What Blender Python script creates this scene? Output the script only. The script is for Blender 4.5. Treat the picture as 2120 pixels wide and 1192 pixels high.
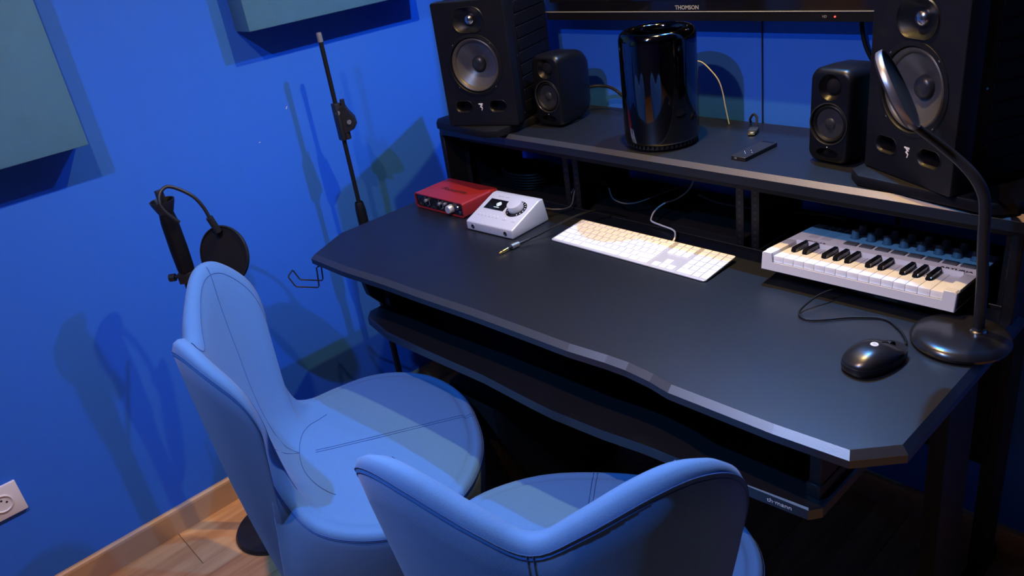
import bpy, bmesh, math, random
from mathutils import Vector, Matrix, Euler
random.seed(7)
for o in list(bpy.data.objects): bpy.data.objects.remove(o)
S=bpy.context.scene; COL=S.collection
PI=math.pi
FL=.765            # the floor lies this far below the desk top; the builders work in desk-top heights, the last lines lift it all

# ------------------------------------------------------------------ camera, world, lamps, exposure
cd=bpy.data.cameras.new('camera'); cam=bpy.data.objects.new('camera',cd); COL.objects.link(cam); S.camera=cam
cd.sensor_width=36; cd.lens=1636.0/2120*36; cd.clip_start=.05
cam.location=(.3227,-1.2626,.7389); cam.rotation_euler=(1.1100,.1379,.8186)
cd.dof.use_dof=True; cd.dof.focus_distance=1.45; cd.dof.aperture_fstop=9
w=bpy.data.worlds.new('world'); S.world=w; w.use_nodes=True
w.node_tree.nodes['Background'].inputs[0].default_value=(.02,.04,.1,1); w.node_tree.nodes['Background'].inputs[1].default_value=.1
S.view_settings.view_transform='Standard'; S.view_settings.look='None'; S.view_settings.gamma=1; S.view_settings.use_curve_mapping=False
S.view_settings.exposure=0.75
LAMPS=[ # name, position, colour, watts, radius, aim, cone
 ('blue_spot_rear',(-.60,.324,1.52),(.075,.38,1.0),90,.016),
 ('warm_spot_rear',(-.65,-.05,1.60),(1,.66,.20),80,.020),
 ('warm_spot_front',(-.64,-1.08,1.60),(1,.52,.24),70,.022),
 ('blue_spot_front',(-.62,-1.50,1.60),(.14,.42,1.0),128,.025),
]
LIGHTS=[]
for n,p,c,e,r in LAMPS:
    ld=bpy.data.lights.new(n,'SPOT' if n=='blue_spot_front' else 'POINT'); ld.color=c; ld.energy=e; ld.shadow_soft_size=r
    lo=bpy.data.objects.new(n,ld); lo.location=p; COL.objects.link(lo); LIGHTS.append(lo)
    if ld.type=='SPOT':
        ld.spot_size=math.radians(158); ld.spot_blend=1
        lo.rotation_euler=(Vector((-.35,.05,.1))-Vector(p)).to_track_quat('-Z','Y').to_euler()

# ------------------------------------------------------------------ materials
MATS={}
def mat(name,col,rough=.5,metal=0,spec=.5,noise=None,bump=None,emit=None,coat=0,grain=None,sheen=0):
    if name in MATS: return MATS[name]
    m=bpy.data.materials.new(name); m.use_nodes=True; nt=m.node_tree; N=nt.nodes; L=nt.links
    b=N['Principled BSDF']; b.inputs['Base Color'].default_value=(*col,1)
    b.inputs['Roughness'].default_value=rough; b.inputs['Metallic'].default_value=metal
    b.inputs['Specular IOR Level'].default_value=spec
    if coat: b.inputs['Coat Weight'].default_value=coat; b.inputs['Coat Roughness'].default_value=.08
    if sheen: b.inputs['Sheen Weight'].default_value=sheen; b.inputs['Sheen Roughness'].default_value=.5
    if emit: b.inputs['Emission Color'].default_value=(*emit[0],1); b.inputs['Emission Strength'].default_value=emit[1]
    tc=N.new('ShaderNodeTexCoord')
    if noise: # (scale, amount)
        t=N.new('ShaderNodeTexNoise'); t.inputs['Scale'].default_value=noise[0]; t.inputs['Detail'].default_value=4
        L.new(tc.outputs['Object'],t.inputs['Vector'])
        mx=N.new('ShaderNodeMix'); mx.data_type='RGBA'
        k=noise[1]; mx.inputs[6].default_value=(*[c*(1-k) for c in col],1); mx.inputs[7].default_value=(*[min(1,c*(1+k)) for c in col],1)
        L.new(t.outputs['Fac'],mx.inputs[0]); L.new(mx.outputs[2],b.inputs['Base Color'])
    if bump: # (scale, strength)
        t=N.new('ShaderNodeTexNoise'); t.inputs['Scale'].default_value=bump[0]; t.inputs['Detail'].default_value=3
        L.new(tc.outputs['Object'],t.inputs['Vector'])
        bp=N.new('ShaderNodeBump'); bp.inputs['Strength'].default_value=bump[1]; bp.inputs['Distance'].default_value=.001
        L.new(t.outputs['Fac'],bp.inputs['Height']); L.new(bp.outputs['Normal'],b.inputs['Normal'])
    MATS[name]=m; return m
M_wall=mat('blue_wall_paint',(.028,.155,.70),.6,spec=.22,noise=(2.5,.05),bump=(180,.12))
M_fabric=mat('blue_fabric',(.078,.215,.51),.9,spec=.15,noise=(700,.14),bump=(900,.5),sheen=.12)
M_stitch=mat('blue_thread',(.045,.12,.36),.9,spec=.1)
M_panel=mat('grey_felt',(.068,.19,.30),.95,spec=.1,noise=(30,.08),bump=(500,.5))
M_desk=mat('black_laminate',(.0035,.0048,.0085),.40,spec=.85,noise=(420,.5),bump=(700,.10))
M_deskedge=M_desk
M_black=mat('black_plastic',(.012,.012,.014),.45)
M_blackmatte=mat('matte_black',(.004,.004,.005),.7,spec=.2)
M_steel=mat('black_powder_steel',(.007,.007,.009),.5,spec=.3,bump=(500,.1))
M_cab=mat('black_cabinet_vinyl',(.0025,.0025,.004),.6,spec=.12,bump=(300,.2))
M_baffle=mat('black_baffle',(.0035,.0038,.006),.5,spec=.25,bump=(400,.1))
M_rubber=mat('black_rubber',(.005,.005,.006),.5,spec=.22)
M_cone=mat('grey_woven_cone',(.055,.055,.06),.36,spec=.8,noise=(300,.12))
M_conedark=mat('dark_cone',(.02,.02,.022),.5)
M_dome=mat('silver_dome',(.5,.5,.53),.22,metal=1)
M_chrome=mat('smoked_chrome',(.10,.10,.115),.07,metal=1)
M_alu=mat('brushed_aluminium',(.72,.72,.74),.38,metal=.55,bump=(300,.05))
M_silver=mat('silver_paint',(.62,.63,.66),.38,metal=.25)
M_white=mat('white_plastic',(.80,.80,.80),.4)
M_keycap=mat('white_keycap',(.84,.84,.84),.45)
M_offwhite=mat('white_cable',(.72,.72,.72),.45)
M_red=mat('red_anodised',(.33,.022,.024),.45,metal=.2,bump=(700,.06))
M_gold=mat('gold_plate',(.85,.60,.22),.25,metal=1)
M_knob=mat('dark_grey_knob',(.15,.16,.19),.55)
M_print=mat('black_print',(.012,.012,.012),.5)
M_greyprint=mat('grey_print',(.32,.33,.35),.5)
M_wprint=mat('white_print',(.75,.75,.75),.5)
M_wood=None
M_gloss=mat('gloss_black',(.008,.008,.010),.12)
M_mouse=mat('satin_black',(.013,.013,.016),.28)
M_oled=mat('oled_glow',(.5,.6,.7),.5,emit=((.75,.85,1),.55))
M_led=mat('red_led',(.8,.02,.02),.4,emit=((1,.05,.04),2.5))
M_screen=mat('screen_glass',(.006,.006,.008),.08)
M_socket=mat('white_socket_plastic',(.78,.75,.76),.4)
M_mesh=mat('black_nylon_mesh',(.008,.008,.010),.8,spec=.2)
M_blueglow=M_black
def wood(name,c1,c2,axis='Y',sc=1.0,rough=.45):
    m=bpy.data.materials.new(name); m.use_nodes=True; nt=m.node_tree; N=nt.nodes; L=nt.links; b=N['Principled BSDF']
    tc=N.new('ShaderNodeTexCoord'); mp=N.new('ShaderNodeMapping'); oi=N.new('ShaderNodeObjectInfo')
    s=(14*sc,1.6*sc,6*sc) if axis=='Y' else (1.6*sc,14*sc,14*sc)
    mp.inputs['Scale'].default_value=s
    ad=N.new('ShaderNodeVectorMath'); ad.operation='SCALE'; ad.inputs[3].default_value=17
    cb=N.new('ShaderNodeCombineXYZ'); L.new(oi.outputs['Random'],cb.inputs[0]); L.new(oi.outputs['Random'],cb.inputs[1])
    L.new(cb.outputs[0],ad.inputs[0]); L.new(ad.outputs[0],mp.inputs['Location'])
    L.new(tc.outputs['Object'],mp.inputs['Vector'])
    t=N.new('ShaderNodeTexNoise'); t.inputs['Scale'].default_value=1.6; t.inputs['Detail'].default_value=6; t.inputs['Distortion'].default_value=1.2
    L.new(mp.outputs[0],t.inputs['Vector'])
    r=N.new('ShaderNodeValToRGB'); r.color_ramp.elements[0].position=.32; r.color_ramp.elements[1].position=.68
    r.color_ramp.elements[0].color=(*c1,1); r.color_ramp.elements[1].color=(*c2,1)
    L.new(t.outputs['Fac'],r.inputs[0]); L.new(r.outputs[0],b.inputs['Base Color']); b.inputs['Roughness'].default_value=rough
    return m
M_plank=wood('oak_laminate',(.50,.24,.09),(.74,.42,.18))
M_skirt=wood('maple_skirting',(.44,.27,.15),(.54,.35,.21),sc=.6)
M_ceil=mat('ceiling_paint',(.10,.11,.14),.9)

# ------------------------------------------------------------------ geometry helpers
class B:
    def __init__(s): s.bm=bmesh.new()
    def _tf(s,vs,M):
        if M is not None: bmesh.ops.transform(s.bm,matrix=M,verts=vs)
    def box(s,x0,x1,y0,y1,z0,z1,bev=0,seg=2,M=None):
        pre=set(s.bm.verts); r=bmesh.ops.create_cube(s.bm,size=1); vs=r['verts']
        bmesh.ops.transform(s.bm,verts=vs,matrix=Matrix.Translation(((x0+x1)/2,(y0+y1)/2,(z0+z1)/2))@Matrix.Diagonal((x1-x0,y1-y0,z1-z0,1)))
        if bev:
            es=list({e for v in vs for e in v.link_edges})
            bmesh.ops.bevel(s.bm,geom=es,offset=bev,segments=seg,profile=.5,affect='EDGES'); vs=[v for v in s.bm.verts if v not in pre]
        s._tf(vs,M); return s
    def _island(s,v0):
        seen={v0}; st=[v0]
        while st:
            v=st.pop()
            for e in v.link_edges:
                o=e.other_vert(v)
                if o not in seen: seen.add(o); st.append(o)
        return list(seen)
    def prism(s,pts,z0,z1,bev=0,M=None,seg=1,bottom=False,capbev=True):
        pre=set(s.bm.verts); vb=[s.bm.verts.new((x,y,z0)) for x,y in pts]; vt=[s.bm.verts.new((x,y,z1)) for x,y in pts]
        n=len(pts); s.bm.faces.new(vb[::-1]); ft=s.bm.faces.new(vt)
        for i in range(n): s.bm.faces.new((vb[i],vb[(i+1)%n],vt[(i+1)%n],vt[i]))
        vs=vb+vt
        if bev:
            es=list(ft.edges)+([e for e in s.bm.edges if e.verts[0] in vb and e.verts[1] in vb] if bottom else [])
            bmesh.ops.bevel(s.bm,geom=es,offset=bev,segments=seg,profile=.5,affect='EDGES')
            vs=[v for v in s.bm.verts if v not in pre]
        s._tf(vs,M); return s
    def lathe(s,prof,n=32,M=None,a0=0,a1=2*PI):
        full=abs(a1-a0-2*PI)<1e-6; k=n if full else n+1
        rows=[]; vs=[]
        for r,z in prof:
            if r<1e-6: v=s.bm.verts.new((0,0,z)); rows.append([v]*k); vs.append(v)
            else:
                row=[s.bm.verts.new((r*math.cos(a0+(a1-a0)*i/n),r*math.sin(a0+(a1-a0)*i/n),z)) for i in range(k)]; rows.append(row); vs+=row
        for a,b in zip(rows,rows[1:]):
            for i in range(n):
                j=(i+1)%k
                q=[a[i],a[j],b[j],b[i]]; u=[]
                for v in q:
                    if v not in u: u.append(v)
                if len(u)>2:
                    try: s.bm.faces.new(u)
                    except ValueError: pass
        s._tf(vs,M); return s
    def cyl(s,p0,p1,r,n=16,r2=None,cap=True):
        p0=Vector(p0);p1=Vector(p1); d=p1-p0; M=Matrix.Translation(p0)@d.to_track_quat('Z','Y').to_matrix().to_4x4()
        r2=r if r2 is None else r2
        pr=[(r,0),(r2,d.length)]
        if cap: pr=[(0,0)]+pr+[(0,d.length)]
        return s.lathe(pr,n,M)
    def tube(s,path,r,n=8,smooth=6,closed=False):
        P=catmull([Vector(p) for p in path],smooth,closed) if smooth else [Vector(p) for p in path]
        rows=[]; up=None; m=len(P)
        for i,p in enumerate(P):
            if closed: t=(P[(i+1)%m]-P[i-1])
            else: t=(P[min(i+1,m-1)]-P[max(i-1,0)])
            t.normalize()
            if up is None:
                up=Vector((0,0,1)) if abs(t.z)<.9 else Vector((1,0,0))
            u=(up-t*up.dot(t)).normalized(); up=u; v=t.cross(u)
            rr=r if not callable(r) else r(i/(m-1))
            rows.append([s.bm.verts.new(p+u*rr*math.cos(2*PI*k/n)+v*rr*math.sin(2*PI*k/n)) for k in range(n)])
        for a,b in (list(zip(rows,rows[1:]))+([(rows[-1],rows[0])] if closed else [])):
            for k in range(n): s.bm.faces.new((a[k],a[(k+1)%n],b[(k+1)%n],b[k]))
        if not closed: s.bm.faces.new(rows[0][::-1]); s.bm.faces.new(rows[-1])
        return s
    def grid(s,rows,closed_u=False):
        V=[[s.bm.verts.new(p) for p in r] for r in rows]
        for a,b in zip(V,V[1:]):
            n=len(a)
            for i in range(n if closed_u else n-1): s.bm.faces.new((a[i],a[(i+1)%n],b[(i+1)%n],b[i]))
        return V
    def build(s,name,m,parent=None,smooth=True,ang=40,M=None):
        if M is not None: bmesh.ops.transform(s.bm,matrix=M,verts=s.bm.verts)
        bmesh.ops.recalc_face_normals(s.bm,faces=s.bm.faces)
        me=bpy.data.meshes.new(name); s.bm.to_mesh(me); s.bm.free()
        if smooth:
            for p in me.polygons: p.use_smooth=True
            me.set_sharp_from_angle(angle=math.radians(ang))
        me.materials.append(m)
        o=bpy.data.objects.new(name,me); COL.objects.link(o)
        if parent: o.parent=parent
        return o
def catmull(P,k,closed=False):
    out=[]; n=len(P)
    rng=range(n if closed else n-1)
    for i in rng:
        if closed: a,b,c,d=P[i-1],P[i],P[(i+1)%n],P[(i+2)%n]
        else: a,b,c,d=P[max(i-1,0)],P[i],P[i+1],P[min(i+2,n-1)]
        for j in range(k):
            t=j/k
            out.append(.5*((2*b)+(c-a)*t+(2*a-5*b+4*c-d)*t*t+(3*b-a-3*c+d)*t**3))
    if not closed: out.append(P[-1])
    return out
def tag(o,label=None,cat=None,group=None,kind=None):
    if label: o['label']=label
    if cat: o['category']=cat
    if group: o['group']=group
    if kind: o['kind']=kind
    return o
def thing(name,label,cat,loc=(0,0,0),rot=(0,0,0),group=None):
    o=bpy.data.objects.new(name,None); o.empty_display_size=.05; COL.objects.link(o); o.location=loc; o.rotation_euler=rot
    return tag(o,label,cat,group)
def part_copy(src,parent,loc=None,rot=None):
    c=src.copy(); COL.objects.link(c); c.parent=parent
    if loc is not None: c.location=loc
    if rot is not None: c.rotation_euler=rot
    return c
def copy_tree(o,parent=None):
    c=o.copy(); COL.objects.link(c); c.parent=parent
    for ch in list(o.children): copy_tree(ch,c)
    return c
def text(name,s,size,m,parent,M,depth=.0003,align='CENTER',sx=1.0,shear=0,bold=0):
    cu=bpy.data.curves.new(name,'FONT'); cu.body=s; cu.size=size; cu.align_x=align; cu.align_y='CENTER'; cu.extrude=depth/2; cu.shear=shear; cu.offset=bold
    cu.resolution_u=3
    t=bpy.data.objects.new(name+'_tmp',cu); COL.objects.link(t)
    me=bpy.data.meshes.new_from_object(t.evaluated_get(bpy.context.evaluated_depsgraph_get()))
    bpy.data.objects.remove(t); bpy.data.curves.remove(cu)
    me.transform(M@Matrix.Diagonal((sx,1,1,1))); me.materials.clear(); me.materials.append(m); me.name=name
    o=bpy.data.objects.new(name,me); COL.objects.link(o); o.parent=parent; return o
def T(x,y,z): return Matrix.Translation((x,y,z))
def R(a,ax): return Matrix.Rotation(a,4,ax)
def rrect(w,h,r,n=5,cx=0,cy=0):
    pts=[]
    for sx,sy,a in ((1,1,0),(-1,1,PI/2),(-1,-1,PI),(1,-1,1.5*PI)):
        for i in range(n+1):
            t=a+PI/2*i/n; pts.append((cx+sx*(w/2-r)+r*math.cos(t),cy+sy*(h/2-r)+r*math.sin(t)))
    return pts
FACE=R(PI/2,'X')   # lays an XY drawing up into the XZ plane, looking along -Y

# ------------------------------------------------------------------ room
XW,YB,XR,YF,ZC=-1.76,.356,1.75,-2.75,1.74
def struct(name,b,m,parent=None):
    o=b.build(name,m,parent,smooth=False)
    if parent is None: o['kind']='structure'
    return o
struct('wall_left',B().box(XW-.1,XW,YF-.1,YB+.1,-FL,ZC),M_wall)
struct('wall_back',B().box(XW,XR,YB,YB+.1,-FL,ZC),M_wall)
M_dark=mat('dark_unseen_wall',(.02,.022,.03),.9,spec=.1)  # unseen wall made dark to cut blue bounce and reflections
struct('wall_right',B().box(XR,XR+.1,YF-.1,YB+.1,-FL,ZC),M_dark)
struct('wall_front',B().box(XW,XR,YF-.1,YF,-FL,ZC),mat('slate_unseen_wall',(.06,.09,.17),.8,spec=.1))  # unseen wall, tone chosen for what the chrome computer reflects
struct('ceiling',B().box(XW-.1,XR+.1,YF-.1,YB+.1,ZC,ZC+.1),M_ceil)
fl=struct('floor',B().box(XW-.1,XR+.1,YF-.1,YB+.1,-FL-.08,-FL-.008),mat('dark_subfloor',(.05,.035,.025),.9))
PW=.19; px=[]
pl=B().box(0,PW-.0012,0,1.2-.0012,-.0075,0,bev=.0012,seg=1).build('plank',M_plank,fl,smooth=False)
first=True
i=0; x=-1.5720-PW
offs=[.943,.52,.18,.77,.35,1.05,.63,.12]
while x<XR-.02:
    y=YB-.003
    y0=-offs[i%8] if i else -.943
    ys=[]
    yy=y0
    while yy<YB: yy+=1.2
    yy-=1.2
    while yy>YF-1.2: ys.append(yy); yy-=1.2
    for yy in ys:
        if first: o=pl; first=False
        else: o=part_copy(pl,fl)
        o.location=(x,yy,-FL)
    x+=PW; i+=1
def skirting(name,L,M):
    prof=[(0,0),(.014,0),(.014,.070),(.012,.076),(.007,.080),(0,.080)]
    b=B(); vs=[[b.bm.verts.new((px_,yy,pz)) for px_,pz in prof] for yy in (0,L)]
    n=len(prof)
    for k in range(n): b.bm.faces.new((vs[0][k],vs[0][(k+1)%n],vs[1][(k+1)%n],vs[1][k]))
    b.bm.faces.new(vs[0]); b.bm.faces.new(vs[1][::-1])
    o=b.build(name,M_skirt,None,smooth=False,M=M); o['kind']='structure'; return o
skirting('baseboard_left',YB-YF-.02,T(XW,YF,-FL))
skirting('baseboard_back',XR-XW-.02,T(XR,YB,-FL)@R(-PI/2,'Z')@R(PI,'Z')@T(0,0,0) if False else T(XW+.016,YB,-FL)@R(-PI/2,'Z')@Matrix.Diagonal((1,1,1,1)))
for y_,z_,l_,a_ in ((-.268,.300,.008,.9),(-.372,.231,.004,.3),(-.555,.02,.010,.6)):
    B().box(0,.0008,-l_/2,l_/2,-.0008,.0008,M=T(XW,y_,z_)@R(a_,'X')).build('paint_chip',M_socket,bpy.data.objects['wall_left'],smooth=False)
# acoustic panels
def wall_panel(y0,y1,z0,z1,label):
    t=thing('acoustic_panel',label,'wall panel',(XW,(y0+y1)/2,(z0+z1)/2),group=None)
    hy,hz=(y1-y0)/2,(z1-z0)/2
    B().box(.004,.085,-hy,hy,-hz,hz,bev=.003,seg=2).build('fabric_cover',M_panel,t)
    B().box(0,.006,-hy+.02,hy-.02,-hz+.02,hz-.02).build('backing_board',M_blackmatte,t)
wall_panel(-1.46,-.806,.365,.99,'grey felt acoustic panel at the far left of the blue wall, above the pop filter')
wall_panel(-.353,.215,.523,1.13,'grey felt acoustic panel high on the blue wall above the tall thin microphone stand')
# wall socket
so=thing('wall_socket','white square wall socket low on the blue wall above the skirting board','socket',(XW,-1.275,-.416))
B().box(0,.009,-.044,.044,-.044,.044,bev=.0025).build('cover_plate',M_socket,so)
B().lathe([(.0235,0),(.0235,.0035),(.0215,.0045),(.0205,.0035),(.0200,.001),(0,.001)],40,T(.009,0,0)@R(PI/2,'Y')).build('round_insert',M_socket,so)
b=B()
for y,z in ((-.0095,0),(.0095,0),(0,.0085)): b.cyl((.0095,y,z),(.0106,y,z),.0026,12)
b.build('pin_holes',M_print,so)

# ------------------------------------------------------------------ desk
M_band=mat('satin_edge_band',(.012,.012,.016),.42,spec=1.0,noise=(420,.5),bump=(700,.12)); M_band.node_tree.nodes['Principled BSDF'].inputs['IOR'].default_value=1.75
def inset(pts,d):
    n=len(pts); out_=[]
    area=sum(pts[k][0]*pts[(k+1)%n][1]-pts[(k+1)%n][0]*pts[k][1] for k in range(n)); sg=1 if area>0 else -1
    for k in range(n):
        p=Vector(pts[k]); a=(p-Vector(pts[k-1])).normalized(); c=(Vector(pts[(k+1)%n])-p).normalized()
        na=Vector((-a.y,a.x))*sg; nc=Vector((-c.y,c.x))*sg; mt=(na+nc).normalized(); out_.append(tuple(p+mt*(d/max(.3,mt.dot(na)))))
    return out_
def slab(pts,z0,z1,bev,name,m,i0,i1,bandname):
    ins=inset(pts,bev); b=B()
    V=b.grid([[(x,y,z0) for x,y in pts],[(x,y,z1-bev) for x,y in pts],[(x,y,z1) for x,y in ins]],True)
    b.bm.faces.new(V[0][::-1]); b.bm.faces.new(V[2])
    top=b.build(name,m,desk,smooth=False)
    e=.0004; o_=inset(pts,-e); i_=inset(pts,bev-e*.2); b=B()
    b.grid([[(*pts[k],z1-bev-.0012) for k in range(i0,i1+1)],[(*o_[k],z1-bev-e*.6) for k in range(i0,i1+1)],[(*i_[k],z1+e*.8) for k in range(i0,i1+1)],[(*inset(pts,bev+.0012)[k],z1-.0001) for k in range(i0,i1+1)]])
    b.build(bandname,M_band,desk,smooth=False); return top
desk=thing('studio_desk','wide black studio desk with a raised speaker shelf and a lower keyboard shelf','desk',(0,0,0))
out=[(-1.505,.092),(-1.505,-.338),(-1.440,-.462),(-1.292,-.460),(-1.144,-.447),(-1.02,-.441),(-.848,-.429),(-.70,-.423),(-.583,-.419),(-.50,-.410),(-.455,-.408),(-.40,-.412),(-.357,-.420),(-.173,-.417),(-.060,-.409),(-.006,-.352),(-.004,.092)]
slab(out,-.024,0,.010,'desk_top',M_desk,2,15,'edge_band')
# rack bay floor, a little lower
B().box(-1.49,-.012,.092,.335,-.045,-.022).build('rack_bay_floor',M_blackmatte,desk,smooth=False)
B().box(-1.46,-.03,.0925,.0965,-.022,.003,bev=.001,seg=1).build('bay_lip',M_steel,desk,smooth=False)
# upper shelf
sh=[(-1.515,.345),(-1.515,.085),(-1.475,.030),(-1.0,.038),(-.5,.036),(.0,.034),(.035,.085),(.035,.345)]
slab(sh,.167,.195,.009,'speaker_shelf',M_desk,1,6,'edge_band')
B().box(-1.45,-.02,.075,.10,.140,.1665,bev=.002,seg=1).build('shelf_rail',M_steel,desk)
# uprights of the upper part
def plate(x0,x1,y0,y1,z0,z1,name='side_panel'): return B().box(x0,x1,y0,y1,z0,z1,bev=.0015,seg=1).build(name,M_steel,desk)
plate(-1.500,-1.482,.045,.335,-.02,.167); plate(-.030,-.012,.045,.335,-.02,.167)
plate(-1.057,-1.048,.13,.33,-.022,.167,'divider'); plate(-.546,-.537,.13,.33,-.022,.167,'divider')
B().box(-1.482,-.03,.322,.337,-.045,.002,bev=.001,seg=1).build('rear_panel',M_blackmatte,desk)
# rack strips with holes
def strip(xc):
    f=B().box(-.0095,.0095,0,.0022,-.022,.145,bev=.0006,seg=1).build('rack_strip',M_steel,desk); f.location=(xc,.108,0)
    b=B(); z=-.012
    for k in range(11):
        b.box(-.0032,.0032,-.0004,.0008,z-.0032,z+.0032); z+=.0146 if k%2 else .0158
    b.build('strip_holes',M_print,f,smooth=False)
for xc in (-1.471,-1.070,-1.035,-.560,-.523,-.045): strip(xc)
# side frames below
def leg(x,s):
    b=B()
    b.prism([(-.40,-.03),(-.16,-.03),(-.20,-.13),(-.27,-.20),(-.32,-.20),(-.385,-.12)],-.009,.009,bev=0,M=T(x,0,0)@R(PI/2,'Z')@R(PI/2,'X'))
    return b.build('bracket_plate',M_steel,desk,smooth=False)
def legframe(x):
    b=B()
    # two steel uprights and a foot in the YZ plane
    pr=lambda pts: b.prism(pts,-.014,.014,M=T(x,0,0)@R(PI/2,'Z')@R(PI/2,'X'))
    pr([(-.10,-.03),(.02,-.03),(.06,-.73),(-.06,-.73)])
    pr([(.20,-.045),(.27,-.045),(.30,-.73),(.23,-.73)])
    pr([(-.40,-.765),(.33,-.765),(.33,-.73),(-.34,-.715),(-.40,-.74)])
    b.build('leg_frame',M_steel,desk,smooth=False)
leg(-1.335,1)
# plates drawn in the YZ plane
for x in (-1.46,-.055): legframe(x)
B().box(-1.45,-.06,.20,.215,-.42,-.12,bev=.001,seg=1).build('modesty_panel',M_blackmatte,desk)
# lower keyboard shelf
lo=[(-1.330,-.10),(-1.330,-.395),(-1.305,-.418),(-1.193,-.437),(-.995,-.430),(-.849,-.424),(-.700,-.428),(-.635,-.428),(-.52,-.418),(-.434,-.405),(-.327,-.396),(-.132,-.378),(-.118,-.36),(-.118,-.10)]
lsh=B().prism(lo,-.182,-.160,bev=.003,seg=1).build('keyboard_shelf',M_desk,desk,ang=25)
text('shelf_lettering','th·mann',.0115,M_wprint,lsh,T(-.178,-.3835,-.1712)@R(math.radians(5.3),'Z')@FACE,sx=1.1)
for x in (-1.31,-.14):
    B().box(x-.012,x+.012,-.35,-.05,-.16,-.135,bev=.001,seg=1).build('runner',M_steel,desk)
    B().box(x-.010,x+.010,-.345,-.25,-.136,-.03,bev=.001,seg=1).build('hanger',M_steel,desk)
    B().box(x-.010,x+.010,-.12,-.06,-.136,-.03,bev=.001,seg=1).build('hanger',M_steel,desk)
b=B()
for y,z in ((-.345,-.062),(-.335,-.085)): b.cyl((-1.3445,y,z),(-1.3475,y,z),.0035,12)
b.build('plate_screws',M_dome,desk)
# headphone hook
hk=thing('headphone_hook','thin black bent wire headphone hook under the left corner of the desk','hook',(-1.44,-.447,-.031))
a=Vector((-.707,-.707,0)); sd=Vector((.0145,-.0145,0))
pth=[]
for s_ in (1,-1): pass
P=lambda u,z,s_: tuple(a*u+sd*s_+Vector((0,0,z)))
path=[P(-.005,.001,1),P(0,-.002,1),P(.006,-.052,1),P(.010,-.057,1),P(.064,-.048,1),P(.068,-.044,1),P(.078,-.020,1),P(.079,-.017,.75),P(.079,-.017,-.75),P(.078,-.020,-1),P(.068,-.044,-1),P(.064,-.048,-1),P(.010,-.057,-1),P(.006,-.052,-1),P(0,-.002,-1),P(-.005,.001,-1)]
B().tube(path,.0020,8,smooth=0).build('wire',M_black,hk)
B().box(-.018,.004,-.018,.018,-.0015,.0005,bev=.0004,seg=1,M=R(PI/4,'Z')@T(.02,0,0)).build('mounting_plate',M_black,hk)

# ------------------------------------------------------------------ wall-mounted television
tv=thing('television','black flat television on the blue wall above the chrome cylinder computer','television',(-.815,.30,.427))
B().box(-.457,.457,0,.042,0,.49,bev=.006,seg=2).build('housing',M_gloss,tv)
B().box(-.437,.437,-.0006,.003,.046,.474).build('screen',M_screen,tv,smooth=False)
B().box(-.457,.457,-.0022,.001,.0205,.0225,bev=.0004,seg=1).build('silver_trim',mat('grey_trim',(.28,.30,.36),.45),tv)
B().box(-.453,.453,-.0012,.001,.002,.0195).build('speaker_strip',M_baffle,tv,smooth=False)
text('brand_lettering','THOMSON',.0125,M_greyprint,tv,T(0,-.0006,.0305)@FACE,sx=1.05,bold=.0003)
B().cyl((.353,-.0025,.0115),(.353,-.0005,.0115),.0017,12).build('standby_light',M_led,tv)
text('strip_marking','HD',.007,M_greyprint,tv,T(.331,-.0015,.0115)@FACE)
B().box(-.17,.17,.042,.056,.14,.40,bev=.002,seg=1).build('wall_bracket',M_steel,tv)

# ------------------------------------------------------------------ tall monitors
def pad(cx,cy,yaw,label,hw=.145):
    t=thing('isolation_pad',label,'speaker pad',(cx,cy,.195),(0,0,yaw))
    B().prism([(-hw,-.12),(-hw+.03,-.145),(hw-.03,-.145),(hw,-.12),(hw,.14),(-hw,.14)],0,.020,bev=.003,seg=2,bottom=True).build('pad_block',M_rubber,t)
    return t
pad(-1.327,.139,-.05,'flat black isolation pad under the left tall studio monitor',.137)
pad(-.148,.178,-.16,'flat black isolation pad under the right tall studio monitor')
def plate_with_holes(name,outline,holes,depth,bevel,m,parent):
    cu=bpy.data.curves.new(name,'CURVE'); cu.dimensions='2D'; cu.fill_mode='BOTH'; cu.extrude=depth/2-bevel; cu.bevel_depth=bevel; cu.bevel_resolution=2; cu.offset=-bevel
    for pts in [outline]+holes:
        sp=cu.splines.new('POLY'); sp.points.add(len(pts)-1)
        for k,(x,y) in enumerate(pts): sp.points[k].co=(x,y,0,1)
        sp.use_cyclic_u=True
    t=bpy.data.objects.new(name+'_tmp',cu); COL.objects.link(t); bpy.context.view_layer.update()
    me=bpy.data.meshes.new_from_object(t.evaluated_get(bpy.context.evaluated_depsgraph_get()))
    bpy.data.objects.remove(t); bpy.data.curves.remove(cu)
    me.transform(T(0,depth/2,0)@FACE); me.materials.clear(); me.materials.append(m)
    for p in me.polygons: p.use_smooth=True
    me.set_sharp_from_angle(angle=math.radians(30))
    o=bpy.data.objects.new(name,me); COL.objects.link(o); o.parent=parent; return o
MON_W,MON_D,MON_H=.205,.245,.312
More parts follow.
